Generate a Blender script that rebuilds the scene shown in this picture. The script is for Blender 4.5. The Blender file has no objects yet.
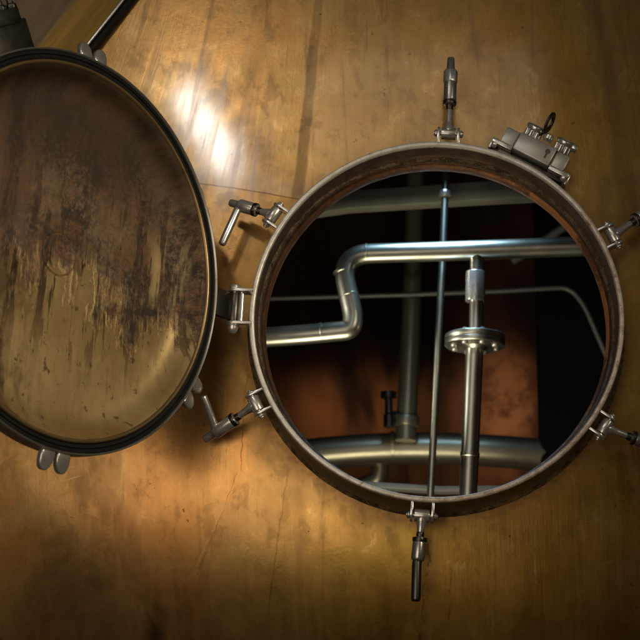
import bpy, bmesh, math, random
from mathutils import Vector, Matrix
random.seed(7)
scene = bpy.context.scene
COL = scene.collection
PI = math.pi
V = Vector

# ------------------------------------------------------------------ mesh builder
class MB:
    def __init__(s): s.v = []; s.f = []
    def add(s, vs, fs):
        o = len(s.v); s.v += [tuple(x) for x in vs]; s.f += [tuple(o + i for i in f) for f in fs]; return s
    def lathe(s, prof, M=Matrix(), seg=32, closed=False, a0=0.0, rfun=None, caps=True):
        """prof: list of (radius, height) turned about local Z"""
        vs = []; n = len(prof)
        for k in range(seg):
            a = a0 + 2 * PI * k / seg
            for r, h in prof:
                rr = r * (rfun(a, r, h) if rfun else 1)
                vs.append(M @ V((rr * math.cos(a), rr * math.sin(a), h)))
        fs = []
        for k in range(seg):
            k2 = (k + 1) % seg
            for j in range(n if closed else n - 1):
                j2 = (j + 1) % n
                fs.append((k * n + j, k2 * n + j, k2 * n + j2, k * n + j2))
        if not closed and caps:
            if prof[0][0] > 1e-6: fs.append(tuple(k * n for k in range(seg))[::-1])
            if prof[-1][0] > 1e-6: fs.append(tuple(k * n + n - 1 for k in range(seg)))
        return s.add(vs, fs)
    def tube(s, pts, r, seg=20, caps=True):
        pts = [V(p) for p in pts]; rs = r if isinstance(r, (list, tuple)) else [r] * len(pts)
        vs = []; up = None
        for i, p in enumerate(pts):
            t = (pts[min(i + 1, len(pts) - 1)] - pts[max(i - 1, 0)]).normalized()
            if up is None: up = t.orthogonal().normalized()
            up = (up - t * up.dot(t)).normalized(); b = t.cross(up)
            for k in range(seg):
                a = 2 * PI * k / seg
                vs.append(p + (up * math.cos(a) + b * math.sin(a)) * rs[i])
        fs = [(i * seg + k, i * seg + (k + 1) % seg, (i + 1) * seg + (k + 1) % seg, (i + 1) * seg + k)
              for i in range(len(pts) - 1) for k in range(seg)]
        if caps:
            fs.append(tuple(range(seg))[::-1]); fs.append(tuple((len(pts) - 1) * seg + k for k in range(seg)))
        return s.add(vs, fs)
    def prism(s, poly, M, t):
        """2-D outline in local XY, extruded t along local Z (centred)"""
        n = len(poly)
        vs = [M @ V((x, y, -t / 2)) for x, y in poly] + [M @ V((x, y, t / 2)) for x, y in poly]
        fs = [tuple(range(n))[::-1], tuple(range(n, 2 * n))] + [(i, (i + 1) % n, n + (i + 1) % n, n + i) for i in range(n)]
        return s.add(vs, fs)
    def box(s, sx, sy, sz, M=Matrix()):
        return s.prism([(-sx / 2, -sy / 2), (sx / 2, -sy / 2), (sx / 2, sy / 2), (-sx / 2, sy / 2)], M, sz)
    def build(s, name, mat, parent=None, bevel=0.0, segs=2, angle=35):
        me = bpy.data.meshes.new(name)
        bm = bmesh.new(); bv = [bm.verts.new(v) for v in s.v]
        for f in s.f:
            try: bm.faces.new([bv[i] for i in f])
            except ValueError: pass
        bmesh.ops.remove_doubles(bm, verts=bm.verts, dist=1e-7)
        bmesh.ops.recalc_face_normals(bm, faces=bm.faces)
        if bevel:
            ed = [e for e in bm.edges if len(e.link_faces) == 2 and e.calc_face_angle(0) > math.radians(30)]
            bmesh.ops.bevel(bm, geom=ed, offset=bevel, segments=segs, affect='EDGES', profile=0.5, clamp_overlap=True)
        bm.to_mesh(me); bm.free()
        for p in me.polygons: p.use_smooth = True
        me.set_sharp_from_angle(angle=math.radians(angle))
        me.materials.append(mat)
        o = bpy.data.objects.new(name, me); COL.objects.link(o)
        if parent: o.parent = parent
        return o

def frame(o, z, x=None):
    z = V(z).normalized(); x = V(x) if x is not None else z.orthogonal()
    x = (x - z * x.dot(z)).normalized(); y = z.cross(x)
    M = Matrix((x, y, z)).transposed().to_4x4(); M.translation = V(o); return M

def tag(o, label, cat, group=None, kind=None):
    if kind: o['kind'] = kind
    if label: o['label'] = label
    if cat: o['category'] = cat
    if group: o['group'] = group
    return o
def empty(name, M, label, cat, group=None):
    o = bpy.data.objects.new(name, None); COL.objects.link(o); o.empty_display_size = .02
    o.matrix_world = M; return tag(o, label, cat, group)
def T(*p): return Matrix.Translation(V(p))
def smooth_path(pts, rad, n=8):
    """polyline with rounded corners"""
    pts = [V(p) for p in pts]; out = [pts[0]]
    for i in range(1, len(pts) - 1):
        p, a, b = pts[i], pts[i - 1], pts[i + 1]
        d1 = (a - p); d2 = (b - p); r = min(rad, d1.length * .49, d2.length * .49)
        s, e = p + d1.normalized() * r, p + d2.normalized() * r
        for k in range(n + 1):
            t = k / n; out.append(s * (1 - t) ** 2 + p * 2 * t * (1 - t) + e * t * t)
    out.append(pts[-1]); return out
def stadium(L, w, n=8, square_start=True):
    """outline from x=0 to x=L, half width w/2, round end"""
    r = w / 2; pts = [(0, -r)] + [(L - r + r * math.cos(a), r * math.sin(a)) for a in [(-PI / 2 + PI * k / n) for k in range(n + 1)]] + [(0, r)]
    return pts

# ------------------------------------------------------------------ node helper
class NT:
    def __init__(s, name):
        s.m = bpy.data.materials.new(name); s.m.use_nodes = True; s.t = s.m.node_tree; s.t.nodes.clear()
        s.out = s.t.nodes.new('ShaderNodeOutputMaterial')
    def n(s, typ, **kw):
        nd = s.t.nodes.new(typ)
        for k, v in kw.items(): setattr(nd, k, v)
        return nd
    def put(s, sock, val):
        if isinstance(val, X): s.t.links.new(val.s, sock)
        elif hasattr(val, 'is_output'): s.t.links.new(val, sock)
        else:
            if isinstance(val, tuple) and len(val) == 3 and sock.type == 'RGBA': val = (*val, 1)
            sock.default_value = val
    def math(s, op, a, b=0.0, c=None, clamp=False):
        nd = s.n('ShaderNodeMath', operation=op, use_clamp=clamp); s.put(nd.inputs[0], a); s.put(nd.inputs[1], b)
        if c is not None: s.put(nd.inputs[2], c)
        return X(s, nd.outputs[0])
    def coords(s):
        tc = s.n('ShaderNodeTexCoord'); sp = s.n('ShaderNodeSeparateXYZ'); s.t.links.new(tc.outputs['Object'], sp.inputs[0])
        s.obj = tc.outputs['Object']
        return tuple(X(s, o) for o in sp.outputs)
    def vec(s, x, y, z=0.0):
        nd = s.n('ShaderNodeCombineXYZ')
        for i, v in enumerate((x, y, z)): s.put(nd.inputs[i], v)
        return nd.outputs[0]
    def noise(s, vec, scale, detail=4, rough=.55, dist=0.0):
        nd = s.n('ShaderNodeTexNoise'); s.put(nd.inputs['Vector'], vec); s.put(nd.inputs['Scale'], scale)
        nd.inputs['Detail'].default_value = detail; nd.inputs['Roughness'].default_value = rough; nd.inputs['Distortion'].default_value = dist
        return X(s, nd.outputs['Fac'])
    def vor(s, vec, scale, rnd=1.0):
        nd = s.n('ShaderNodeTexVoronoi'); s.put(nd.inputs['Vector'], vec); s.put(nd.inputs['Scale'], scale); nd.inputs['Randomness'].default_value = rnd
        return X(s, nd.outputs['Distance'])
    def step(s, v, a, b):
        nd = s.n('ShaderNodeMapRange', interpolation_type='SMOOTHSTEP'); s.put(nd.inputs[0], v)
        s.put(nd.inputs[1], a); s.put(nd.inputs[2], b); nd.inputs[3].default_value = 0; nd.inputs[4].default_value = 1
        return X(s, nd.outputs[0])
    def lin(s, v, a, b, c, d):
        nd = s.n('ShaderNodeMapRange'); s.put(nd.inputs[0], v)
        for i, q in enumerate((a, b, c, d)): nd.inputs[1 + i].default_value = q
        return X(s, nd.outputs[0])
    def mix(s, f, a, b, mode='MIX'):
        nd = s.n('ShaderNodeMix', data_type='RGBA', blend_type=mode); s.put(nd.inputs['Factor'], f)
        s.put(nd.inputs[6], a); s.put(nd.inputs[7], b); return nd.outputs[2]
    def bump(s, h, strength=.3, dist=.001):
        nd = s.n('ShaderNodeBump'); s.put(nd.inputs['Height'], h); nd.inputs['Strength'].default_value = strength; nd.inputs['Distance'].default_value = dist
        return nd.outputs[0]
    def done(s, **kw):
        p = s.n('ShaderNodeBsdfPrincipled')
        for k, v in kw.items(): s.put(p.inputs[k.replace('_', ' ')], v)
        s.t.links.new(p.outputs[0], s.out.inputs[0]); return s.m
class X:
    def __init__(s, nt, sock): s.nt = nt; s.s = sock
    def __add__(s, o): return s.nt.math('ADD', s, o)
    __radd__ = __add__
    def __sub__(s, o): return s.nt.math('SUBTRACT', s, o)
    def __rsub__(s, o): return s.nt.math('SUBTRACT', o, s)
    def __mul__(s, o): return s.nt.math('MULTIPLY', s, o)
    __rmul__ = __mul__
    def __truediv__(s, o): return s.nt.math('DIVIDE', s, o)
    def abs(s): return s.nt.math('ABSOLUTE', s)
    def max(s, o): return s.nt.math('MAXIMUM', s, o)
    def min(s, o): return s.nt.math('MINIMUM', s, o)
    def sq(s): return s * s
    def sqrt(s): return s.nt.math('SQRT', s)
    def clamp(s): return s.nt.math('ADD', s, 0.0, clamp=True)

# ------------------------------------------------------------------ materials
def mat_brass_wall():
    N = NT('brass_sheet'); x, y, z = N.coords()
    neg = N.math('LESS_THAN', x, 0.0)
    f = x * x * (neg * 4.5 - 1.1)
    zz = (z - .1).max(-.18)
    u = x - f * zz                                                # streak coordinate: follows the taper of the tank
    wob = N.noise(N.vec(x, z), 9, 3)
    fine = N.noise(N.vec(u * 170, z * 9), 1, 5, .65)
    mid = N.noise(N.vec(u * 34, z * 3.2), 1, 4, .6, .4)
    big = N.noise(N.vec(u * 9, z * 2.3, 3.1), 1, 4, .55, .5)
    cloud = N.noise(N.vec(x, z, 5.0), 6.5, 6, .62, .6)
    grain = N.noise(N.vec(x, z, 1.0), 210, 3, .6)
    # hue: coppery to the lower left, olive brass to the right
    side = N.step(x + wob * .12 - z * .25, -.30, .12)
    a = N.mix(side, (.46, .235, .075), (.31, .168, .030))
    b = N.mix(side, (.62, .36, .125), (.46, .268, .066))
    c = N.mix(N.step(big * .45 + cloud * .65, .42, .68), a, b)
    c = N.mix(N.step(big, .50, .70) * .5, c, N.mix(side, (.26, .135, .055), (.17, .095, .018)))
    blo = N.noise(N.vec(x * 1.3, z * .8, 11.), 3.2, 5, .62, .8)
    c = N.mix(N.step(blo, .50, .68) * .6, c, (.20, .105, .030))
    c = N.mix(N.step(mid, .50, .85) * .25, c, N.mix(side, (.30, .165, .075), (.25, .145, .03)))
    c = N.mix(N.step(cloud, .48, .70) * .6, c, (.24, .14, .045))
    c = N.mix((fine - .5).abs() * .25, c, (.20, .12, .045))
    hair = N.noise(N.vec(u * 520, z * 16, 5.), 1, 3, .6)
    c = N.mix(N.step(hair, .60, .74) * .35, c, (.18, .10, .04)); c = N.mix(N.step(hair, .40, .26) * .10, c, (.85, .64, .36))
    c = N.mix(N.step(grain, .54, .72) * .2, c, (.17, .10, .04))
    hue = N.noise(N.vec(x, z * .9, 21.), 5.5, 5, .6, .5)
    c = N.mix(N.step(hue, .50, .62) * .55, c, N.mix(side, (.50, .225, .060), (.34, .175, .030)))
    c = N.mix(N.step(hue, .47, .37) * .45, c, N.mix(side, (.40, .275, .095), (.27, .185, .022)))
    blot2 = N.noise(N.vec(x, z * .75, 31.), 24, 6, .68, .3)
    c = N.mix(N.step(blot2, .53, .60) * .30, c, (.16, .085, .026))
    c = N.mix(N.step(blot2, .42, .35) * .20, c, (.70, .46, .20))
    c = N.mix(N.step(mid, .58, .64) * .28, c, (.15, .082, .03))
    c = N.mix(N.step(N.noise(N.vec(x, z, 41.), 62, 3, .6), .70, .73) * .7, c, (.05, .03, .015))
    dent = N.noise(N.vec(x, z, 51.), 10, 2, .5)
    # pale dull weld band running up from the rim, seam line and darker band to its right
    s1 = u - (-.1995 + .05 * (z - .2)) + (wob - .5) * .012
    band = N.step(s1.abs(), .0125, .0065) * N.step(z, .185, .21)
    c = N.mix(band * (blot2 * .22), c, (.26, .14, .07))
    seamz = .2235 - .21 * (x + .317) + (wob - .5) * .008
    ds = z - seamz
    left = N.step(x, -.16, -.18)
    above = N.step(ds, .0, .003) * N.step(ds, .04, .015) * left
    c = N.mix(above * .4, c, (.36, .26, .17))
    line = N.step(ds.abs(), .0014, .0004) * left
    c = N.mix(line * .8, c, (.08, .05, .02))
    rb = (x - (.262 + .015 * (z - .3) - .12 * (z - .3)) + (wob - .5) * .012)
    band2 = N.step(rb.abs() + (mid - .5) * .012, .019, .004) * N.step(z, .12, .16)
    c = N.mix(band2 * (cloud * .7), c, (.12, .068, .025))
    sr = N.step(z + (wob - .5) * .03, .134, .142) * N.step(z, .175, .15) * N.step(x, .20, .225)
    c = N.mix(sr * .55, c, (.20, .11, .045))
    # rust trickles under the rim
    def trickle(px, pz0, px1, pz1, w, amp, col, strength, c, fr=55, broken=.45):
        k = (px1 - px) / (pz1 - pz0)
        wv = wvA if fr > 35 else wvB
        d = x - (px + k * (z - pz0)) + (wv - .5) * amp
        br = N.step(brA, broken, broken + .12)
        lo, hi = min(pz0, pz1), max(pz0, pz1)
        rng = N.step(z, lo - .01, lo + .02) * N.step(z, hi + .005, hi - .005)
        return N.mix(N.step(d.abs(), w, w * .3) * br * rng * strength, c, col)
    wvA = N.noise(N.vec(z * 50, x * 25), 1, 4, .7); wvB = N.noise(N.vec(z * 22, x * 25, 3.), 1, 3, .7); brA = N.noise(N.vec(z * 45, x * 25, 7.), 1, 4, .7)
    c = trickle(-.2535, 0.0, -.268, -.19, .0034, .009, (.46, .20, .04), .8, c, 55, .40)
    c = trickle(-.2545, 0.0, -.270, -.19, .0011, .010, (.07, .035, .016), .6, c, 55, .38)
    c = trickle(-.272, -.19, -.338, -.32, .0024, .012, (.50, .25, .08), .7, c, 55, .40)
    c = trickle(-.274, -.19, -.340, -.34, .0009, .012, (.09, .05, .025), .45, c, 55, .38)
    c = trickle(-.205, -.19, -.238, -.38, .0018, .010, (.14, .08, .03), .4, c, 20, .3)
    c = trickle(-.005, -.255, -.032, -.44, .012, .02, (.26, .14, .05), .45, c, 30, .35)
    c = trickle(-.014, -.26, -.036, -.44, .0022, .02, (.09, .045, .02), .6, c, 40, .42)
    c = trickle(.018, -.27, .0, -.43, .0022, .02, (.10, .06, .025), .45, c, 40, .48)
    c = trickle(.125, -.26, .12, -.36, .0016, .01, (.42, .30, .12), .6, c, 30, .35)
    c = trickle(.232, .01, .228, -.10, .0035, .02, (.60, .25, .06), .8, c, 60, .4)
    c = trickle(.185, -.20, .18, -.42, .004, .01, (.14, .08, .03), .25, c, 20, .4)
    c = trickle(.07, -.29, .068, -.42, .003, .01, (.15, .085, .03), .25, c, 20, .4)
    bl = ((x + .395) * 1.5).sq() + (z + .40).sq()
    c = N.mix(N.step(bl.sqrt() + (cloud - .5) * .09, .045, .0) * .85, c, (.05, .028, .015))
    # grime ring around the neck, scuffs, pits
    r = (x.sq() + z.sq()).sqrt()
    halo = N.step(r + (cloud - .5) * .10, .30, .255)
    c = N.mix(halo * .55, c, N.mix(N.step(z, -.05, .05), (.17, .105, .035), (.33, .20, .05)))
    crust = N.step(r + (N.noise(N.vec(x, z), 60, 4) - .5) * .03, .272, .262) * N.step(z, .02, -.03)
    c = N.mix(crust * .7, c, N.mix(N.noise(N.vec(x, z, 7.), 120, 3), (.04, .022, .01), (.42, .22, .07)))
    pits = N.step(N.vor(N.vec(x, z), 26), .034, .020) * N.step(N.noise(N.vec(x, z, 9.), 5, 2), .5, .58)
    c = N.mix(pits * .75, c, (.06, .035, .02))
    scr = N.noise(N.vec(x * 10 + z * 3, z * 260 - x * 60, 2.), 1, 2, .5)
    scm = N.step(scr, .70, .76) * N.step(N.noise(N.vec(x, z, 4.), 7, 2), .52, .64)
    c = N.mix(scm * .35, c, (.75, .55, .30))
    scr2 = N.noise(N.vec((x * .8 + z * .6) * 240, (z * .8 - x * .6) * 7, 2.), 1, 2, .5)
    scm2 = N.step(scr2, .72, .77) * N.step(N.noise(N.vec(x, z, 8.), 6, 2), .54, .64)
    c = N.mix(scm2 * .4, c, (.12, .07, .03))
    rough = .31 + (blot2 - .5) * .22 + (cloud - .5) * .15 + (blo - .5) * .25 + (mid - .5) * .18 + band * .2 + halo * .12
    bmp = N.bump(fine * .24 + mid * .06 + dent * 1.7 + blot2 * .5 + cloud * .8 + grain * .16 + hair * .12, .18, .0016)
    return N.done(Base_Color=c, Metallic=.95, Roughness=rough.max(.2), Normal=bmp, Coat_Weight=N.step(z + (cloud - .5) * .2, -.10, .12) * .66 + .04,
                  Coat_Roughness=(.09 + N.step(mid, .44, .64) * .05 + (fine - .5) * .10 + (blot2 - .5) * .08).max(.05), Coat_IOR=1.6)

def mat_lid_inside():
    N = NT('stained_lid_inside'); x, y, z = N.coords()
    n1 = N.noise(N.vec(x * 34, y * 5), 1, 5, .62)               # drip fingers
    n2 = N.noise(N.vec(x * 11, y * 3, 2.), 1, 4, .6)
    fine = N.noise(N.vec(x * 120, y * 30), 1, 4, .65)
    speck = N.noise(N.vec(x, y * .8, 1.), 130, 6, .82)
    blot = N.noise(N.vec(x, y * .55, 6.), 26, 5, .65)
    cl = N.noise(N.vec(x, y, 3.), 9, 5, .6)
    base = N.mix(N.step(cl + (n1 - .5) * .4, .35, .68), (.34, .228, .092), (.48, .345, .160))
    base = N.mix(N.step(fine, .58, .8) * .4, base, (.16, .11, .045))
    base = N.mix(N.step(N.noise(N.vec(x * 70, y * 45, 8.), 1, 4, .65), .60, .66) * .75, base, (.10, .055, .025))
    # upper crust: grey brown above an uneven line with fingers running down
    lvl = y + .030 - (n1 - .5) * .20 - (n2 - .5) * .22 - (cl - .5) * .30 - (blot - .5) * .16 - (speck - .5) * .05
    crust = N.step(lvl, -.026, .022)
    ccol = N.mix(N.step(speck + (cl - .5) * .6, .42, .62), (.012, .007, .004), (.165, .108, .066))
    ccol = N.mix(N.step(n2 + (speck - .5) * .4, .5, .72) * .65, ccol, (.20, .155, .11))
    ccol = N.mix(N.step(blot + (n2 - .5) * .5, .55, .62) * N.step(x, .16, .04), ccol, (.014, .010, .008))
    red = N.noise(N.vec(x, y * .7, 13.), 20, 5, .65, .4)
    ccol = N.mix(N.step(red, .46, .56) * .8, ccol, N.mix(N.step(speck, .40, .60), (.045, .016, .006), (.15, .062, .022)))
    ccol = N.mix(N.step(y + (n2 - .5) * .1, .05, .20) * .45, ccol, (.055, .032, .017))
    ccol = N.mix(N.step(n1 + (cl - .5), .62, .76) * N.step(y, .09, .02) * .75, ccol, (.40, .28, .13))
    rim = N.step((x.sq() + y.sq()).sqrt(), .17, .215)
    ccol = N.mix(N.step(N.noise(N.vec(x, y, 5.), 17, 3), .52, .66) * rim * .8, ccol, (.21, .115, .045))
    c = N.mix(crust * .96, base, ccol)
    edge = N.step((lvl + .012).abs(), .05, .0)
    c = N.mix(edge * N.step(speck + (blot - .5) * .6, .46, .62) * .7, c, (.060, .032, .016))
    stain = N.step(lvl, -.12, .0) * N.step(cl + (n1 - .5) * .6, .42, .62)
    c = N.mix(stain * .45, c, (.17, .10, .04))
    gold = N.step((x - .185).abs() + (n2 - .5) * .05, .035, .012) * N.step(y, -.03, .0) * N.step(y, .09, .03) * N.step(n1 + (blot - .5) * .5, .44, .56)
    c = N.mix(gold * .8, c, (.46, .33, .15))
    # dark dribbles in the middle and the brown runs on the far side
    dr = N.noise(N.vec(x * 64, y * 5.0, 4.), 1, 5, .62)
    drm = N.step(dr + (blot - .5) * .45, .540, .58) * N.step(y, -.19, -.02) * N.step(y, .15, .06)
    c = N.mix(drm * .9, c, N.mix(N.step(speck, .42, .6), (.028, .014, .008), (.085, .042, .020)))
    far = N.step(x + (n1 - .5) * .13 + (n2 - .5) * .12 + (blot - .5) * .16 + (speck - .5) * .04, -.020, -.085)
    fcol = N.mix(N.step(N.noise(N.vec(x * 42, y * 9, 9.), 1, 6, .68, .4), .42, .58), (.030, .013, .007), (.125, .064, .028))
    c = N.mix(far * .88, c, N.mix(N.step(speck + (blot - .5) * .5, .48, .66) * .6, fcol, (.10, .062, .034)))
    c = N.mix(N.step(y + (n2 - .5) * .10, .06, .20) * .72, c, (.030, .017, .010))  # darker top: stain plus rim shade mixed into the colour
    bmp = N.bump(speck * crust * 1.8 + blot * .6 + fine * .2 + crust * .12 - drm * .08, .6, .0016)
    rough = .40 + crust * .2 + (speck - .5) * .3
    return N.done(Base_Color=c, Metallic=.62 - crust * .35, Roughness=rough.max(.22), Normal=bmp)

def mat_metal(name, col, rough=.3, var=.25, dirt=.3, dirtcol=(.05, .04, .03), scale=60, metallic=1.0, bump=.12, stretch=(1, 1, 1), spec=.5):
    N = NT(name); x, y, z = N.coords()
    v = N.vec(x * stretch[0], y * stretch[1], z * stretch[2])
    a = N.noise(v, scale, 5, .6); b = N.noise(v, scale * 5, 3, .6); d = N.noise(v, scale * .45, 5, .65)
    c = N.mix(N.step(d, .50, .74) * dirt, tuple(col), tuple(dirtcol))
    c = N.mix((b - .5).abs() * .6, c, tuple(q * .55 for q in col))
    return N.done(Base_Color=c, Metallic=metallic, Specular_IOR_Level=spec, Roughness=(rough + (a - .5) * var).max(.06), Normal=N.bump(a + b * .4, bump, .0006))

def mat_lip():
    N = NT('worn_steel_lip'); x, y, z = N.coords()
    a = N.noise(N.vec(x, y, z), 70, 5, .65); b = N.noise(N.vec(x, y, z), 420, 3, .6); d = N.noise(N.vec(x, y, z), 14, 4, .6)
    worn = N.step(x * .9 - z * .55 + (d - .5) * .25, .02, .16)
    c = N.mix(N.step(a, .45, .7), (.74, .70, .62), (.52, .47, .39))
    c = N.mix(worn * .8, c, N.mix(N.step(a, .42, .62), (.72, .60, .47), (.46, .31, .20)))
    c = N.mix(N.step(b, .60, .68) * (worn * .75 + .12), c, (.09, .05, .03))
    c = N.mix(N.step(a + (d - .5) * .8, .66, .74) * .7, c, (.20, .10, .05))
    return N.done(Base_Color=c, Metallic=.35, Roughness=(.40 + (a - .5) * .3).max(.25), Normal=N.bump(a + b * .7, .25, .0008))

def mat_neck():
    N = NT('corroded_neck_liner'); x, y, z = N.coords()
    p = N.vec(x, y, z)
    a = N.noise(p, 60, 5, .7); b = N.noise(p, 330, 4, .7); d = N.noise(p, 12, 4, .6)
    weld = N.step((y - .0425 + (d - .5) * .010).abs(), .0065, .002)
    c = N.mix(N.step(a, .35, .7), (.070, .036, .018), (.165, .085, .040))
    c = N.mix(N.step(d + (a - .5) * .4, .52, .7) * .5, c, (.035, .024, .016))
    c = N.mix(weld * N.step(b + (a - .5) * .6, .46, .58), c, (.30, .235, .165))
    c = N.mix(N.step(b, .64, .69) * .7, c, (.50, .42, .32))
    h = a * (weld * 2.0 + .6) + b * (weld * 2.6 + .6)
    return N.done(Base_Color=c, Metallic=.45, Roughness=(.42 + (b - .5) * .5).max(.18), Normal=N.bump(h, .7, .0016))

def mat_copper_rim():
    N = NT('copper_rim'); x, y, z = N.coords(); p = N.vec(x, y, z)
    a = N.noise(p, 40, 5, .65); d = N.noise(p, 9, 4, .6)
    c = N.mix(N.step(a, .4, .66), (.30, .125, .045), (.50, .215, .075))
    c = N.mix(N.step(x + (d - .5) * .25, .15, .03) * .75, c, (.115, .055, .026))
    c = N.mix(N.step(x + (d - .5) * .2, .05, .2) * .7, c, (.66, .27, .085))
    c = N.mix(N.step(d + (a - .5) * .9, .50, .62) * .75, c, (.06, .032, .018))
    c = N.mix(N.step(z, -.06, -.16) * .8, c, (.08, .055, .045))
    return N.done(Base_Color=c, Metallic=.5, Roughness=.46, Normal=N.bump(a * 2 + N.noise(p, 160, 4, .7), .6, .0016))

def mat_weld():
    N = NT('rusty_weld'); x, y, z = N.coords(); p = N.vec(x, y, z)
    a = N.noise(p, 75, 5, .7); b = N.noise(p, 240, 3, .6)
    c = N.mix(N.step(a, .36, .6), (.10, .065, .028), (.30, .20, .08))
    c = N.mix(N.step(a + (b - .5) * .5, .58, .7) * .8, c, (.48, .24, .07))
    return N.done(Base_Color=c, Metallic=.5, Roughness=.5, Normal=N.bump(a * 2 + b, .8, .002))

def mat_vessel_back():
    N = NT('dark_copper_vessel'); x, y, z = N.coords()
    a = N.noise(N.vec(x, y, z * .7), 5, 3, .5); b = N.noise(N.vec(x * 14, y * 14, z * 2.), 1, 2, .5)
    c = N.mix(N.step(a, .38, .64), (.16, .055, .022), (.50, .20, .075))
    c = N.mix(N.step(b, .5, .72) * .7, c, (.06, .025, .015))
    c = N.mix(N.step(N.noise(N.vec(x, y, z), 7, 4), .62, .72) * .6, c, (.34, .18, .10))
    top_shade = N.step(z + (a - .5) * .25 + (b - .5) * .12, .20, .30)  # shade painted into the colour of the upper back wall
    c = N.mix(top_shade * .86, c, (.030, .013, .009))
    run = N.step(N.noise(N.vec(x * 6.5, y * 9, z * 2.2 + x * 1.5), 1, 3, .5, .5), .46, .60)  # dark streaks painted in as pipe shadows
    glow_patch = N.step(((x - .155).sq() + ((z - .17) * .75).sq()).sqrt() + (a - .5) * .16, .12, .03)  # warm pool of light painted as brighter copper
    c = N.mix(glow_patch * .7, c, N.mix(N.step(N.noise(N.vec(x, y, z), 26, 5, .65), .42, .60), (.62, .27, .11), (.22, .075, .03)))
    run = run * (1.0 - glow_patch * .9)
    c = N.mix(run * .93, c, (.02, .01, .008))
    return N.done(Base_Color=c, Metallic=.35, Roughness=.5, Normal=N.bump(a, .3, .01))

def mat_panel_left():
    N = NT('streaked_brass_panel'); x, y, z = N.coords()
    # local x runs across the panel away from its edge, y along it
    s = N.noise(N.vec(x * 60, y * 4), 1, 5, .65); m = N.noise(N.vec(x * 18, y * 1.6), 1, 3, .6)
    c = N.mix(N.step(s, .35, .7), (.075, .045, .02), (.14, .092, .042))
    c = N.mix(N.step(m, .45, .7) * .7, c, (.05, .03, .016))
    strip = N.step(x + (s - .5) * .012, -.062, -.052)
    c = N.mix(strip, c, N.mix(N.step(s, .38, .66), (.15, .08, .008), (.26, .15, .02)))
    far = N.step(x + (m - .5) * .03, -.135, -.16)
    c = N.mix(far * .8, c, (.06, .052, .04))
    return N.done(Base_Color=c, Metallic=.6, Roughness=(.42 + (s - .5) * .2).max(.2), Normal=N.bump(s, .25, .001))

M_WALL = mat_brass_wall(); M_LID = mat_lid_inside(); M_LIP = mat_lip(); M_NECK = mat_neck(); M_COPRIM = mat_copper_rim(); M_WELD = mat_weld()
M_STEEL = mat_metal('satin_stainless', (.68, .65, .59), .27, .22, .5, (.16, .12, .08), 90, .80, .2)
M_STEELD = mat_metal('oily_dark_steel', (.46, .43, .38), .27, .2, .45, (.05, .04, .03), 90, .85, .2)
M_CLAW = mat_metal('pale_cast_steel', (.66, .63, .58), .28, .25, .5, (.16, .12, .09), 60, .85, .3)
M_NECKOUT = mat_metal('tarnished_neck', (.36, .28, .15), .45, .2, .5, (.10, .06, .03), 35, .6)
M_BLACK = mat_metal('black_oxide_steel', (.11, .10, .085), .36, .2, .4, (.02, .016, .012), 90)
M_LATCH = mat_metal('grey_cast_housing', (.50, .48, .43), .38, .2, .35, (.2, .17, .12), 60, .7)
M_CHROME = mat_metal('bright_stainless', (.80, .78, .74), .24, .16, .3, (.25, .2, .15), 80, .85)
M_RUBBER = mat_metal('black_gasket_rubber', (.010, .009, .008), .55, .25, .3, (.03, .025, .02), 120, .0, .4, spec=.12)
M_BEAD = mat_metal('tarnished_bead', (.30, .205, .095), .32, .25, .65, (.06, .03, .015), 45, .8)
M_SKIRT = mat_metal('dull_lid_skirt', (.58, .55, .49), .33, .2, .45, (.16, .13, .09), 30, .9)
M_PIPE = mat_metal('greenish_steel_pipe', (.50, .50, .42), .33, .16, .4, (.20, .19, .13), 25)
M_DUCT = mat_metal('dull_grey_duct', (.38, .36, .27), .36, .15, .4, (.15, .14, .10), 18, .85)
M_BEAM = mat_metal('grey_green_beam', (.30, .30, .235), .5, .15, .4, (.12, .11, .085), 20, .4)
M_COND = mat_metal('grey_conduit', (.16, .165, .16), .5, .15, .3, (.15, .14, .12), 30, .5)
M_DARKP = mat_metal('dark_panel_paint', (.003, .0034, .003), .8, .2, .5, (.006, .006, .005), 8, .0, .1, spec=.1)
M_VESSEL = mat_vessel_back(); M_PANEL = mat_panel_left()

# ------------------------------------------------------------------ the tank
R = .25
def wall_y(x, z):
    d = max(0.0, -(x + z) * .7071 - .14)
    return .0635 + x * x / 16.0 + max(0.0, -z - .12) ** 2 / 2.2 + min(d, .6) ** 2 / 4.0
tank = empty('copper_tank', T(0, 0, 0), 'large brass coloured tank wall with a round open manway and rust trickles', 'tank')
mb = MB(); SEG = 160
radii = [.2335, .236, .24, .25, .26, .28, .31, .35, .4, .46, .53, .62, .75, .95, 1.25]
vs = []; fs = []
for i, r in enumerate(radii):
    for k in range(SEG):
        a = 2 * PI * k / SEG; x, z = r * math.cos(a), r * math.sin(a); vs.append((x, wall_y(x, z), z))
for i in range(len(radii) - 1):
    for k in range(SEG): fs.append((i * SEG + k, i * SEG + (k + 1) % SEG, (i + 1) * SEG + (k + 1) % SEG, (i + 1) * SEG + k))
mb.add(vs, fs); mb.build('shell', M_WALL, tank)

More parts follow.
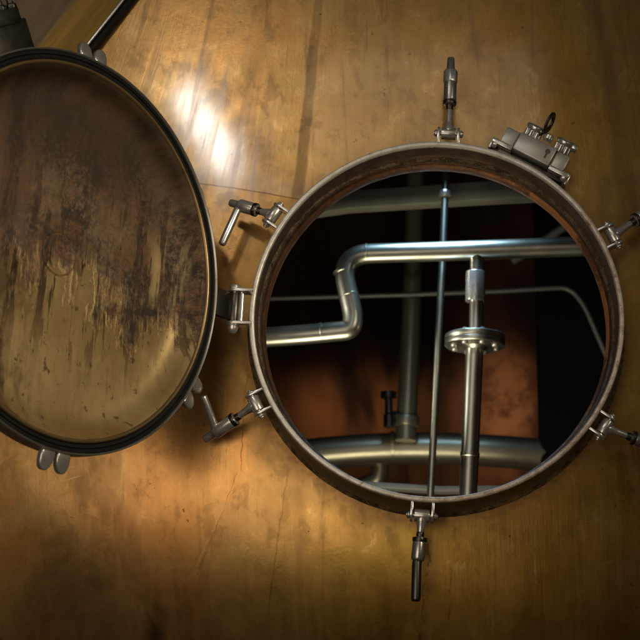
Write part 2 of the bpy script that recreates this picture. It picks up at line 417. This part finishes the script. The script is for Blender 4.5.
def ring(prof, closed=True, seg=192, wob=0.0):
    """revolve (radius, kind, value) about Y; 'd' = fixed depth, 'w' = offset from the tank wall"""
    b = MB(); vs = []; n = len(prof)
    for k in range(seg):
        a = 2 * PI * k / seg
        for j, (r, kind, val) in enumerate(prof):
            rr = r + (wob * (random.random() - .5) if wob else 0)
            x, z = rr * math.cos(a), rr * math.sin(a)
            if kind == 'd': yy = val
            elif kind == 'w': yy = wall_y(x, z) + val
            else: yy = wall_y(x, z) * val
            vs.append((x, yy, z))
    fs = []
    for k in range(seg):
        k2 = (k + 1) % seg
        for j in range(n if closed else n - 1):
            j2 = (j + 1) % n; fs.append((k * n + j, k2 * n + j, k2 * n + j2, k * n + j2))
    return b.add(vs, fs)
neck = ring([(.2497, 'd', .0075), (.2490, 'f', .5), (.2492, 'f', .8), (.2535, 'w', -.006), (.2435, 'w', -.006), (.2432, 'f', .5), (.2434, 'd', .0075)]).build('manway_neck', M_NECKOUT, tank)
ring([(.2434, 'd', .0075), (.2432, 'd', .0014), (.2438, 'd', .0004), (.2450, 'd', -.0003), (.2468, 'd', -.0006), (.2486, 'd', -.0003), (.2498, 'd', .0005), (.2503, 'd', .0016), (.2503, 'd', .0035), (.2499, 'd', .0078)]).build('lip', M_LIP, neck, angle=60)
ring([(.2432, 'd', .0074), (.2425, 'f', .42), (.2415, 'f', .55), (.2392, 'f', .62), (.2378, 'f', .70), (.2385, 'f', .78), (.2360, 'f', .84), (.2362, 'f', .98), (.2438, 'f', .98), (.2440, 'd', .0080)], wob=.0006).build('liner', M_NECK, neck, angle=70)
ring([(.2362, 'w', -.011), (.2342, 'w', -.009), (.2328, 'w', -.004), (.2325, 'w', .002), (.2330, 'w', .008), (.2400, 'w', .008), (.2410, 'w', -.008)], wob=.0003).build('copper_rim', M_COPRIM, neck, angle=70)
ring([(.2488, 'w', -.013), (.2510, 'w', -.0070), (.2535, 'w', -.0040), (.2562, 'w', -.0020), (.2590, 'w', .0008), (.2490, 'w', .002)], wob=.0005).build('weld_bead', M_WELD, neck, angle=80)

# brackets for the swing bolts: two ears and a cross pin each
ROLL = math.radians(4)
def ring_dir(deg):
    a = math.radians(deg); return V((math.cos(a), 0, math.sin(a)))
BOLT_ANG = dict(ur=24.4, top=84.3, ul=144.5, ll=204.5, bot=264.3, lr=324.6)
def bracket(deg):
    r = ring_dir(deg); t = r.cross(V((0, 1, 0)))
    for s in (-1, 1):
        Mx = frame(r * .2488 + t * s * .0137 + V((0, .0125, 0)), t, r)      # plate in the plane (radial, depth)
        o = MB().prism(stadium(.0265, .019), Mx, .0034).build('bracket_ear', M_CHROME, tank, bevel=.0006)
    p = MB(); c = r * .2665 + V((0, .0125, 0))
    p.tube([c - t * .0205, c + t * .0205], .003, 16)
    for s in (-1, 1): p.lathe([(0, 0), (.0046, 0), (.0052, .0012), (.0046, .0032), (.002, .0042), (0, .0043)], frame(c + t * s * .0158, t * s), 6 if s > 0 else 20)
    p.build('cross_pin', M_STEEL, o, bevel=.0003)
for d in BOLT_ANG.values(): bracket(d)

# hinge bracket on the ring (plates, pins, nuts)
hax = V((.06976, 0, .99756)); hin = V((-.2691, -.0073, .0188)); inward = V((.99756, 0, -.06976))
for s in (-1, 1):
    b0 = hin + hax * s * .0228
    Mx = frame(b0 + inward * .0245, hax, -inward)
    hbo = MB().prism(stadium(.0345, .021), Mx, .0038).build('hinge_plate', M_STEEL, tank, bevel=.0007)
hp = MB(); hp.tube([hin - hax * .028, hin + hax * .028], .0044, 20)
hp.lathe([(0, 0), (.0078, 0), (.0082, .001), (.0082, .0048), (.0062, .0066), (.0035, .0078), (0, .0080)], frame(hin + hax * .0248, hax), 6)
hp.lathe([(.0092, 0), (.0092, .0012), (.0072, .0014), (.0072, .0052), (.0066, .0066), (.0054, .0096), (.003, .0117), (0, .0122)], frame(hin - hax * .0248, -hax), 24)
hp.build('hinge_pin', M_STEEL, hbo, bevel=.0004)
sp = MB(); q = hin + inward * .0095 + V((0, .001, 0)); sp.tube([q - hax * .0215, q + hax * .0215], .0036, 20); sp.build('spacer_rod', M_CHROME, hbo)

# inside of the tank: dark copper walls all round, standing away from the shell
inn = MB(); x0, x1, y0, y1, z0, z1 = -.95, .95, .40, 1.25, -.8, .95
iv = [(x0, .22, z0), (x1, .22, z0), (x1, .22, z1), (x0, .22, z1), (x0, y1, z0), (x1, y1, z0), (x1, y1, z1), (x0, y1, z1)]
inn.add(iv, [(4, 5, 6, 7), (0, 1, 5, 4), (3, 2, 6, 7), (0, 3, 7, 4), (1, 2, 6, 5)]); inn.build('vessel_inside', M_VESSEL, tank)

# ------------------------------------------------------------------ lid
u = V((-.59067, -.80585, .0413)); n_l = V((.80389, -.59212, -.05621)); c_l = V((-.43901, -.23906, .03035))
ML = Matrix((-u, hax, n_l)).transposed().to_4x4(); ML.translation = c_l
lid = empty('manway_lid', ML, 'open round lid with brown stained dished inside, swung out to the left on its hinge', 'tank lid')
# all in lid space: X to the hinge, Y up, Z towards the stained inside face
LR = .252
def arc(cx, cy, r, a0, a1, n): return [(cx + r * math.cos(a0 + (a1 - a0) * k / n), cy + r * math.sin(a0 + (a1 - a0) * k / n)) for k in range(n + 1)]
dish = [(.2338, -.010), (.2335, -.0035)]
dish += [(.2318, -.0015), (.2290, -.004), (.2265, -.0095), (.2235, -.0155), (.2195, -.0205), (.2145, -.0248), (.2085, -.0281), (.2015, -.0303), (.193, -.0316), (.18, -.0323), (.16, -.0328), (.13, -.0332), (.09, -.0335), (.05, -.0336), (.0, -.0337)]
MB().lathe(dish, seg=192, caps=False).build('dished_panel', M_LID, lid, angle=60)
bead = [(.2372, -.008), (.2372, -.0005), (.2362, .0014), (.2345, .0018), (.2328, .0006), (.2322, -.002), (.2322, -.008)]
MB().lathe(bead, seg=192, closed=True).build('sealing_bead', M_BEAD, lid, angle=60)
gask = [(.2374, -.008), (.2376, -.0030), (.2392, -.0014), (.2425, -.0010), (.2436, -.0030), (.2448, -.0008), (.2478, -.0008), (.2494, -.0024), (.2496, -.008)]
MB().lathe(gask, seg=192, closed=True).build('gasket', M_RUBBER, lid, angle=50)
skirt = [(.2497, -.009), (.2497, .0008), (.2508, .0016), (.2518, .0010), (.2522, -.0015), (.2522, -.019), (.2500, -.0235), (.243, -.030), (.232, -.038), (.215, -.046), (.18, -.054), (.12, -.060), (.05, -.062), (0, -.0622)]
MB().lathe(skirt, seg=192, caps=False).build('outer_shell', M_SKIRT, lid, angle=60)
bs = MB(); bs.lathe(caps=False, prof=[(.0, -.0325), (.021, -.0325), (.0235, -.0315), (.0258, -.0312), (.0275, -.0322), (.0282, -.0338)], seg=64); bs.build('centre_boss', M_LID, lid, angle=60)
# slotted claws that take the swing bolts
def claw(deg):
    a = math.radians(deg); r = V((math.cos(a), math.sin(a), 0)); t = V((-math.sin(a), math.cos(a), 0)); b = MB()
    for s in (-1, 1):
        pts = [(.0036, .0020), (.010, .0021), (.0155, .0034), (.0200, .0062), (.0228, .0100), (.0236, .0140), (.0226, .0176), (.0198, .0204), (.0155, .0220), (.0100, .0224), (.0036, .0218)]
        d = (r * .97 + V((0, 0, -.62 if deg == 30 else -.2))).normalized()
        Mx = frame(r * .2475 + V((0, 0, -.0045)), d.cross(t), d)
        b.prism([(.0036 + (x - .0036) * (1.25 if deg == 270 else 1.1), s * y * 1.04) for x, y in pts][::s], Mx, .0085)
    b.build('claw', M_CLAW, lid, bevel=.0028, segs=3)
for d in (30, 90, 150, 210, 270, 330): claw(d)
# hinge leaf and knuckle
hl = MB(); hx = .25 * 1.1505
kn = V((hx, 0, 0))
hl.tube([kn + V((0, -.0195, 0)), kn + V((0, .0195, 0))], .0072, 24)
hl.box(.036, .037, .006, T(hx - .019, 0, -.002)); hl.build('hinge_leaf', M_BLACK, lid, bevel=.0006)
# interlock tongue on the far side of the lid
tg = MB(); a = math.radians(121); r = V((math.cos(a), math.sin(a), 0)); t = V((-math.sin(a), math.cos(a), 0))
tg.box(.05, .075, .022, frame(r * .262 + V((0, 0, -.014)), (0, 0, 1), r))
tg.box(.02, .055, .02, frame(r * .292 + V((0, 0, -.010)), (0, 0, 1), r))
tgo = tg.build('interlock_tongue', M_BLACK, lid, bevel=.002)
tb = MB()
for s in (-.022, -.004, .018): tb.lathe([(0, 0), (.007, 0), (.007, .005), (.004, .007), (.004, .012), (0, .0125)], frame(r * .301 + t * s + V((0, 0, -.006)), r), 6)
tb.build('tongue_bolt', M_BLACK, tgo, bevel=.0005)

# ------------------------------------------------------------------ swing bolts
def swing_bolt(P1, H0, H1, label, s_sl, s_tip, hub=False, hr=.0054, deg=0, black=False):
    P1, H0, H1 = map(V, (P1, H0, H1)); P0 = ring_dir(deg) * .2665 + V((0, .0125, 0)); d = (P1 - P0); L = d.length; d.normalize()
    root = empty('swing_bolt', T(*P0), label, 'swing bolt', 'swing bolts around the manway')
    r = ring_dir(deg); t = r.cross(V((0, 1, 0)))
    def at(k): return d * (L * k)
    e = MB()
    e.tube([t * -.0098, t * .0098], .0082, 28)                       # eye
    e.lathe([(.0078, .002), (.0070, .008), (.0056, .013), (.0049, .018), (.0046, L * s_sl * .8), (.0040, L * s_sl * .82), (.0040, L * s_sl + .004)], frame((0, 0, 0), d), 24)
    e.build('eye_rod', M_STEEL, root, bevel=.0004)
    c = MB(); l0 = L * s_sl
    c.lathe([(.0046, l0 - .0075), (.0052, l0 - .007), (.0050, l0 - .005), (.0054, l0 - .0035), (.0050, l0 - .002), (.0054, l0)], frame((0, 0, 0), d), 24)
    c.build('thread', M_BLACK, root, bevel=.0003)
    n = MB(); l1 = L * s_tip
    n.lathe([(.0058, l0 - .001), (.0086, l0), (.0090, l0 + .0012), (.0090, l0 + .0036), (.0083, l0 + .0042), (.0083, l0 + .0056), (.0090, l0 + .0062), (.0090, l1 - .003), (.0084, l1), (.0058, l1 + .002), (.0052, L - .002), (.0044, L), (0, L)], frame((0, 0, 0), d), 28)
    no = n.build('sleeve_nut', M_STEELD if black else M_STEEL, root, bevel=.0003)
    g = MB(); g.lathe([(.0093, l0 + .0), (.0096, l0 + .001), (.0096, l0 + .004), (.0093, l0 + .005)], frame((0, 0, 0), d), 28)
    g.build('collar', M_BLACK, no)
    if hub:
        hbm = MB(); hbm.lathe([(.0085, l1 - .016), (.0102, l1 - .015), (.0102, l1 + .002), (.0085, l1 + .004)], frame((0, 0, 0), d), 8); hbm.build('hex_hub', M_CHROME, no, bevel=.0006)
    h = MB(); hd = (H1 - H0).normalized(); hl = (H1 - H0).length
    h.lathe([(hr * .9, 0), (hr, .003), (hr, hl - .004), (hr * .93, hl - .0018), (hr * .7, hl - .0004), (0, hl)], frame(H0 - P0, hd), 24)
    h.build('tommy_bar', M_BLACK if black else M_CHROME, root, bevel=.0002)
    return root
def dirpt(P, x, y, z): return (P[0] + x, P[1] + y, P[2] + z)
swing_bolt((-.2784, .030, .1812), (-.2667, .0245, .1700), (-.2895, .022, .1168), 'swing bolt left above the hinge, tommy bar pointing down to the left', .38, .78, deg=144.5)
swing_bolt((-.3148, .044, -.1504), (-.2990, .036, -.1370), (-.3141, .016, -.0954), 'swing bolt left below the hinge, tommy bar pointing up', .40, .80, deg=204.5)
swing_bolt((.0339, .016, .3799), (.0318, .014, .352), (.0350, .046, .352), 'swing bolt standing straight up on the top of the rim', .38, .80, hub=True, deg=84.3, black=True)
swing_bolt((-.0350, .016, -.3330), (-.0348, .010, -.3240), (-.0378, .012, -.3765), 'swing bolt hanging straight down under the rim with a dark tommy bar', .42, .84, hr=.0062, deg=264.3, black=True)
swing_bolt((.3045, .030, .1551), (.2960, .028, .149), (.318, .018, .105), 'swing bolt at upper right below the interlock, cut off by the picture edge', .52, .82, deg=24.4)
swing_bolt((.2918, .030, -.1815), (.2830, .028, -.179), (.292, .012, -.225), 'swing bolt at lower right of the rim, running out of the picture', .46, .82, deg=324.6, black=True)

# ------------------------------------------------------------------ interlock switch at the rim
ang = 60.0; r = ring_dir(ang); t = V((math.sin(math.radians(ang)), 0, -math.cos(math.radians(ang)))); nv = V((0, -1, 0))
il = empty('key_interlock', T(*(r * .2535 + t * .0075)), 'grey key interlock box with two round key knobs bolted to the rim', 'lock')
def LF(rr, tt, nn, z=None, x=None):                                   # point in (radial, tangential, towards viewer)
    return r * (rr - 0.0) + t * tt + nv * nn
def ibox(b, rr, tt, nn, sr, st, sn): b.box(st, sr, sn, frame(LF(rr, tt, nn), nv, t))
b = MB(); ibox(b, .0185, 0, -.012, .027, .054, .040); b.build('housing', M_LATCH, il, bevel=.0014)
for s in (-1, 1):
    b = MB(); ibox(b, .0195, s * .0375, -.015, .025, .0205, .034); b.build('side_block', M_LATCH, il, bevel=.0012)
    b = MB(); ibox(b, .006, s * .043, -.012, .007, .030, .030); ibox(b, .004, s * .0575, -.020, .016, .004, .030); fl = b.build('flange', M_STEEL, il, bevel=.0012)
    b = MB()
    for q in (-.004, .006): b.lathe([(0, 0), (.0045, 0), (.0048, .001), (.0045, .004), (.003, .0052), (0, .0055)], frame(LF(.0035 + q * .3, s * (.0525), -.004 - (q + .004) * 1.6), nv * .7 - r * .5 ), 6)
    b.build('flange_bolt', M_CHROME, fl, bevel=.0004)
b = MB(); ibox(b, -.0005, 0, -.020, .006, .104, .024); b.build('base_plate', M_BLACK, il, bevel=.001)
kx = (r * .90 + nv * .44).normalized()
for tt, key in ((-.0135, True), (.0315, False)):
    o0 = LF(.0395, tt, -.004)
    b = MB(); b.lathe([(.0095, -.008), (.0095, .004), (.0088, .005), (.0088, .0062), (.0118, .0068), (.0128, .0080), (.0128, .0118), (.0120, .0128), (.0085, .0132), (.0080, .0122), (0, .0122)], frame(o0, kx), 36)
    kb = b.build('key_knob', M_CHROME, il, bevel=.0003)
    b = MB()
    for k in range(7):
        a2 = 2 * PI * k / 7; M0 = frame(o0, kx); b.lathe([(.0028, -.004), (.0030, .004), (.0022, .0058), (0, .006)], M0 @ T(.0098 * math.cos(a2), .0098 * math.sin(a2), 0), 12)
    b.build('knurl', M_CHROME, kb)
    if key:
        b = MB(); o1 = LF(.061, tt + .014, .008)
        b.lathe([(.0062, -.0012), (.0135, -.0012), (.0142, 0), (.0135, .0012), (.0062, .0012)], frame(o1, (t * .93 + nv * .3), r) @ Matrix.Diagonal((1.15, .85, 1, 1)), 36, closed=True)
        b.tube([o1 - kx * .012, o1 - kx * .022 - t * .007], .003, 12); b.build('key_tag', M_BLACK, kb, bevel=.0003)
        b = MB(); b.lathe([(0, -.006), (.0055, -.005), (.0075, 0), (.0055, .005), (0, .006)], frame(LF(.042, tt + .022, .004), kx), 20); b.build('key_stop', M_STEEL, kb)
    else:
        b = MB(); b.lathe([(0, 0), (.0055, 0), (.006, .002), (.0048, .007), (0, .008)], frame(o0 + t * .0115 + kx * .008, t), 18); b.build('side_button', M_CHROME, kb)
b = MB(); kM = frame(LF(.0195, .0175, .0082), nv, r)
b.lathe([(0, -.001), (.0036, -.001), (.0036, .0006), (0, .0006)], kM @ T(.003, 0, 0), 20); b.box(.009, .0028, .0014, kM @ T(-.003, 0, 0)); b.build('keyhole', M_BLACK, il)
for tt in (-.0285, .0284):
    b = MB(); ibox(b, .0185, tt, .0012, .0255, .0010, .0016); b.build('joint_line', M_BLACK, il)

# ------------------------------------------------------------------ brass panel beyond, upper left
l0, l1 = V((-.4346, 0, .5105)), V((-.4918, 0, .4337)); ld = (l1 - l0).normalized(); ln = V((ld.z, 0, -ld.x))   # ln points away from the edge, to the upper left
if ln.x > 0: ln = -ln
PY = .060
MP = Matrix((-ln, -ld, V((0, -1, 0)))).transposed().to_4x4(); MP.translation = l0 + V((0, PY, 0)) 
pan = empty('side_panel', MP, 'streaked brass panel with dark slot along its edge, upper left behind the lid', 'panel')
b = MB(); b.box(.60, .80, .014, T(-.300, -.10, -.007)); b.build('panel_sheet', M_PANEL, pan, bevel=.0012)
b = MB(); b.box(.0034, .80, .0050, T(.0004, -.10, .0022)); b.build('edge_trim', M_STEEL, pan, bevel=.0008)
b = MB(); b.box(.0072, .80, .020, T(.0060, -.10, -.0115)); b.build('slot_strip', M_RUBBER, pan, bevel=.0008)
b = MB(); b.lathe([(.0098, 0), (.0098, .003), (.0088, .0035), (.0092, .008), (.0078, .012), (.0045, .0145), (0, .015)], T(-.0225, .0030, 0) , 28); b.build('dome_nut', M_STEEL, pan)

# ------------------------------------------------------------------ pipework inside the tank
def pipe_obj(name, pts, rad, mat, label, cat, corner=.03, seg=28, group=None):
    b = MB(); b.tube(smooth_path(pts, corner, 10), rad, seg); o = b.build(name, mat); return tag(o, label, cat, group)
cp = empty('cleaning_pipe', T(0, .35, .2), 'steel cleaning pipe with a double bend and a flanged branch, in front inside the tank', 'pipe')
off = V((0, -.35, -.2)); W_ = lambda *p: V(p) + off
b = MB(); b.tube(smooth_path([W_(.46, .35, .2062), W_(.0164, .35, .2036), W_(-.1395, .35, .2039), W_(-.1200, .35, .1040), W_(-.1235, .35, .0815), W_(-.2027, .35, .0758), W_(-.2953, .35, .0722)], .050, 14), .0154, 32)
b.build('run', M_PIPE, cp)
def coll(p, d, rad, ln_, mat, nm='weld_collar'):
    MB().lathe([(rad * .95, -ln_ / 2), (rad, -ln_ / 2 + .0008), (rad, ln_ / 2 - .0008), (rad * .95, ln_ / 2)], frame(W_(*p), d), 32).build(nm, mat, cp)
for p, d in (((-.098, .35, .2039), (1, 0, 0)), ((-.1345, .35, .176), (.18, 0, -1)), ((-.1265, .35, .137), (.18, 0, -1)), ((-.170, .35, .0787), (1, 0, .06))): coll(p, d, .0160, .004, M_PIPE)
b = MB(); b.tube([W_(.0736, .35, .201), W_(.0665, .35, .062)], .0108, 28); bo = b.build('branch', M_PIPE, cp)
b = MB(); b.lathe([(.0104, -.0242), (.0143, -.0240), (.0152, -.0232), (.0152, .0232), (.0143, .0240), (.0104, .0242)], frame(W_(.0690, .35, .145), (.05, 0, 1)), 32); b.build('sleeve', M_STEEL, bo, bevel=.0004)
fl = MB(); fd = V((.05, 0, 1)).normalized(); fc = V((.0650, .35, .0584)) + off
fl.lathe([(.0110, .018), (.0135, .012), (.020, .0095), (.0445, .0090), (.046, .0078), (.046, .0015), (.0445, .0008), (.0445, -.0008), (.046, -.0015), (.046, -.0078), (.0445, -.009), (.020, -.0095), (.0150, -.014)], frame(fc, fd), 48)
flo = fl.build('flange', M_PIPE, cp, bevel=.0003)
fb = MB(); MF = frame(fc, fd, (1, 0, 0))
for k in range(8):
    a = 2 * PI * k / 8 + .3; 
    fb.lathe([(0, -.0128), (.0045, -.0128), (.0050, -.0095), (.0050, .0095), (.0045, .0128), (0, .013)], MF @ T(.034 * math.cos(a), .034 * math.sin(a), 0), 6)
fb.build('flange_bolt', M_STEEL, flo, bevel=.0004)
b = MB(); b.tube(smooth_path([W_(.0645, .35, .052), W_(.0440, .35, -.20)], .02, 8), .0136, 28); b.build('down_pipe', M_PIPE, cp)
b = MB(); b.lathe([(.0136, -.004), (.0148, -.003), (.0148, .003), (.0136, .004)], frame(W_(.0505, .35, -.118), (.083, 0, 1)), 32); b.build('weld_collar', M_PIPE, cp)

rod = empty('thin_rod', T(.0228, .42, .2285), 'thin upright steel rod clipped to the grey beam inside the tank', 'rod')
b = MB(); b.tube([V((.0382, .42, .45)) - rod.location, V((.0228, .42, .2285)) - rod.location, V((-.0125, .42, -.20)) - rod.location], .0058, 20); b.build('rod', M_PIPE, rod)
b = MB(); b.lathe([(.0060, -.005), (.0095, -.0045), (.0095, .0045), (.0060, .005)], frame(V((.0291, .418, .3227)) - rod.location, (.07, 0, 1)), 24); b.build('clip', M_STEEL, rod, bevel=.0005)
b = MB(); bz = lambda x: .3155 + (x + .21) * .036 + (.0 if x > -.13 else (x + .13) * .18)
poly = [(-.42, .252), (-.2238, .305), (-.1254, .3164), (.0869, .3231), (.30, .327), (.42, .328), (.42, .361), (.30, .360), (.0882, .356), (-.1248, .3476), (-.2072, .3300), (-.42, .285)]
b.prism(poly, frame((0, .47, 0), (0, -1, 0), (1, 0, 0)), .03); tag(b.build('steel_beam', M_BEAM, bevel=.003), 'flat grey green beam across the top inside the tank', 'beam')
ep = empty('upright_pipe', T(-.0306, .75, .1888), 'blurred upright pipe joining the wide duct from above', 'pipe')
eo = ep.location
b = MB(); b.tube([V((-.0065, .75, .60)) - eo, V((-.0306, .75, .1888)) - eo, V((-.0454, .75, -.01)) - eo], [.0150, .0172, .0182], 28); b.build('pipe', M_DUCT, ep)
b = MB(); b.lathe([(.019, -.010), (.0225, -.008), (.0225, .008), (.019, .010)], frame(V((-.0432, .75, .024)) - eo, (.07, 0, 1)), 32); b.build('collar', M_DUCT, ep, bevel=.001)
b = MB(); b.lathe([(0, 0), (.010, 0), (.010, .02), (.007, .024), (.007, .050), (.014, .052), (.014, .062), (0, .063)], frame(V((-.073, .735, .012)) - eo, (0, 0, 1)), 20); b.tube([V((-.073, .735, .035)) - eo, V((-.045, .745, .035)) - eo], .006, 12); b.build('valve', M_BLACK, ep)
dp = [V(p) for p in ((-.42, .82, -.036), (-.25, .80, -.0232), (-.1616, .8, -.0157), (-.0647, .8, -.0127), (.0317, .8, -.0156), (.1188, .8, -.0224), (.30, .82, -.040))]
du = empty('wide_duct', T(-.06, .8, -.012), 'wide grey horizontal duct low inside the tank', 'duct')
b = MB(); b.tube([p - du.location for p in smooth_path(dp, .06, 8)], .0285, 36); b.build('duct', M_DUCT, du)
b = MB(); b.lathe([(.0285, -.004), (.0300, -.003), (.0300, .003), (.0285, .004)], frame(V((-.069, .8, -.0117)) - du.location, (1, 0, -.01)), 36); b.build('seam_ring', M_DUCT, du)
b = MB(); b.tube(smooth_path([V((-.0915, .82, -.03)) - du.location, V((-.0925, .82, -.062)) - du.location, V((-.13, .83, -.075)) - du.location], .02, 6), .0155, 24); b.build('stub', M_DUCT, du)
b = MB(); b.prism([(-.30, -.112), (.0066, -.1395), (.30, -.1440), (.30, -.1520), (.0066, -.1480), (-.30, -.1215)], frame((0, .5, 0), (0, -1, 0), (1, 0, 0)), .03)
tag(b.build('floor_angle', M_COND, bevel=.001), 'thin grey angle bar just above the bottom of the opening', 'bar')
pipe_obj('conduit', [(-.42, .70, .2405), (-.0394, .70, .2392), (.1258, .70, .2408), (.2460, .70, .2440), (.2700, .70, .2110), (.315, .70, .085), (.315, .70, -.2)], .0046, M_COND, 'thin grey conduit running across and bending down at the right', 'conduit', .02, 16)
pipe_obj('brace', [(.15, .72, .300), (.27, .70, .372)], .008, M_COND, 'short slanting brace in the shadow at upper right', 'brace', .01, 16)
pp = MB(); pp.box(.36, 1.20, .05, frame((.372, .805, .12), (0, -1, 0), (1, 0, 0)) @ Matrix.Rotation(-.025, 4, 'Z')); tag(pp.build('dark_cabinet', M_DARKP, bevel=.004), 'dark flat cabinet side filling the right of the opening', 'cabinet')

# ------------------------------------------------------------------ camera
cam = bpy.data.cameras.new('camera'); co = bpy.data.objects.new('camera', cam); COL.objects.link(co)
MC = Matrix(((.99851254, .02888949, .04623965, -.0425794), (.05234318, -.27054547, -.96128318, -2.3311716), (-.01526105, .96227363, -.27165521, -.6588208), (0, 0, 0, 1)))
co.matrix_world = MC; cam.sensor_width = 36; cam.lens = 101.883; cam.clip_end = 200; cam.clip_start = .05
cam.dof.use_dof = True; cam.dof.focus_distance = 2.40; cam.dof.aperture_fstop = 7.0
scene.camera = co

# ------------------------------------------------------------------ light
def area(name, loc, target, size, power, col, spread=180, sy=None, roll=0):
    l = bpy.data.lights.new(name, 'AREA'); l.energy = power; l.color = col; l.size = size
    if sy: l.shape = 'RECTANGLE'; l.size_y = sy
    l.spread = math.radians(spread)
    o = bpy.data.objects.new(name, l); COL.objects.link(o)
    d = (V(loc) - V(target)).normalized(); o.matrix_world = frame(loc, d, (1, 0, 0)) @ Matrix.Rotation(math.radians(roll), 4, 'Z'); return o
area('key_lamp', (-.70, -1.93, 1.115), (-.25, .06, .15), .085, 1.8, (1.0, .96, .90), 150, .28, 36)
area('soft_fill', (.02, -2.1, .95), (-.02, .06, .0), .8, .36, (1.0, .92, .78), 80)  # added fill for wall and rim, no visible source
area('low_fill', (-1.12, -2.35, -.40), (-.55, .06, -.14), 2.1, 1.95, (1.0, .84, .68), 58, 1.15)  # added warm fill for the lower left of the wall
area('lid_fill', (1.35, -1.7, .35), (-.46, -.24, .0), .4, 1.3, (1.0, .86, .62), 34)  # added fill that brightens the inside of the lid
area('inside_cool_fill', (.02, .29, .41), (.02, .35, .1), .12, .75, (.42, .70, 1.0), 90, .05)  # unseen light added for blue highlights along the pipes
area('inside_side_fill', (-.40, .23, .03), (.07, .35, .12), .08, .20, (1.0, .93, .80), 50)  # extra light hidden behind the tank wall, brightens the branch pipe
area('inside_front_fill', (-.12, .25, -.45), (.02, .5, .15), .22, .8, (1.0, .88, .62), 100)  # unseen light added for the warm pipe undersides
def spot(name, loc, target, power, col, ang, blend=1.0, rad=.05):
    l = bpy.data.lights.new(name, 'SPOT'); l.energy = power; l.color = col; l.spot_size = math.radians(ang); l.spot_blend = blend; l.shadow_soft_size = rad
    o = bpy.data.objects.new(name, l); COL.objects.link(o); o.matrix_world = frame(loc, V(loc) - V(target), (1, 0, 0)); return o
spot('inside_warm_fill', (-.45, .60, -.25), (-.165, 1.25, .18), 6.5, (1.0, .68, .40), 20)  # unseen spot added to make the left orange glow
spot('inside_warm_fill', (.14, .98, -.42), (.155, 1.25, .16), 12, (1.0, .74, .52), 19)  # second added spot, behind the duct, for the right glow

w = bpy.data.worlds.new('World'); scene.world = w; w.use_nodes = True
nt = w.node_tree; bg = nt.nodes['Background']
tc = nt.nodes.new('ShaderNodeTexCoord'); sx = nt.nodes.new('ShaderNodeSeparateXYZ'); nt.links.new(tc.outputs['Generated'], sx.inputs[0])
rp = nt.nodes.new('ShaderNodeValToRGB'); mr = nt.nodes.new('ShaderNodeMapRange'); mr.inputs[1].default_value = -1; mr.inputs[2].default_value = 1
nt.links.new(sx.outputs[2], mr.inputs[0]); nt.links.new(mr.outputs[0], rp.inputs[0]); nt.links.new(rp.outputs[0], bg.inputs[0])
el = rp.color_ramp.elements; el[0].position = .2; el[0].color = (.05, .035, .02, 1); el[1].position = .85; el[1].color = (.10, .095, .09, 1)
bg.inputs[1].default_value = .40

scene.view_settings.view_transform = 'Standard'; scene.view_settings.look = 'None'; scene.view_settings.exposure = 0
scene.render.engine = 'CYCLES'; scene.cycles.max_bounces = 6; scene.cycles.use_adaptive_sampling = True; scene.cycles.adaptive_threshold = .02; scene.cycles.use_denoising = True
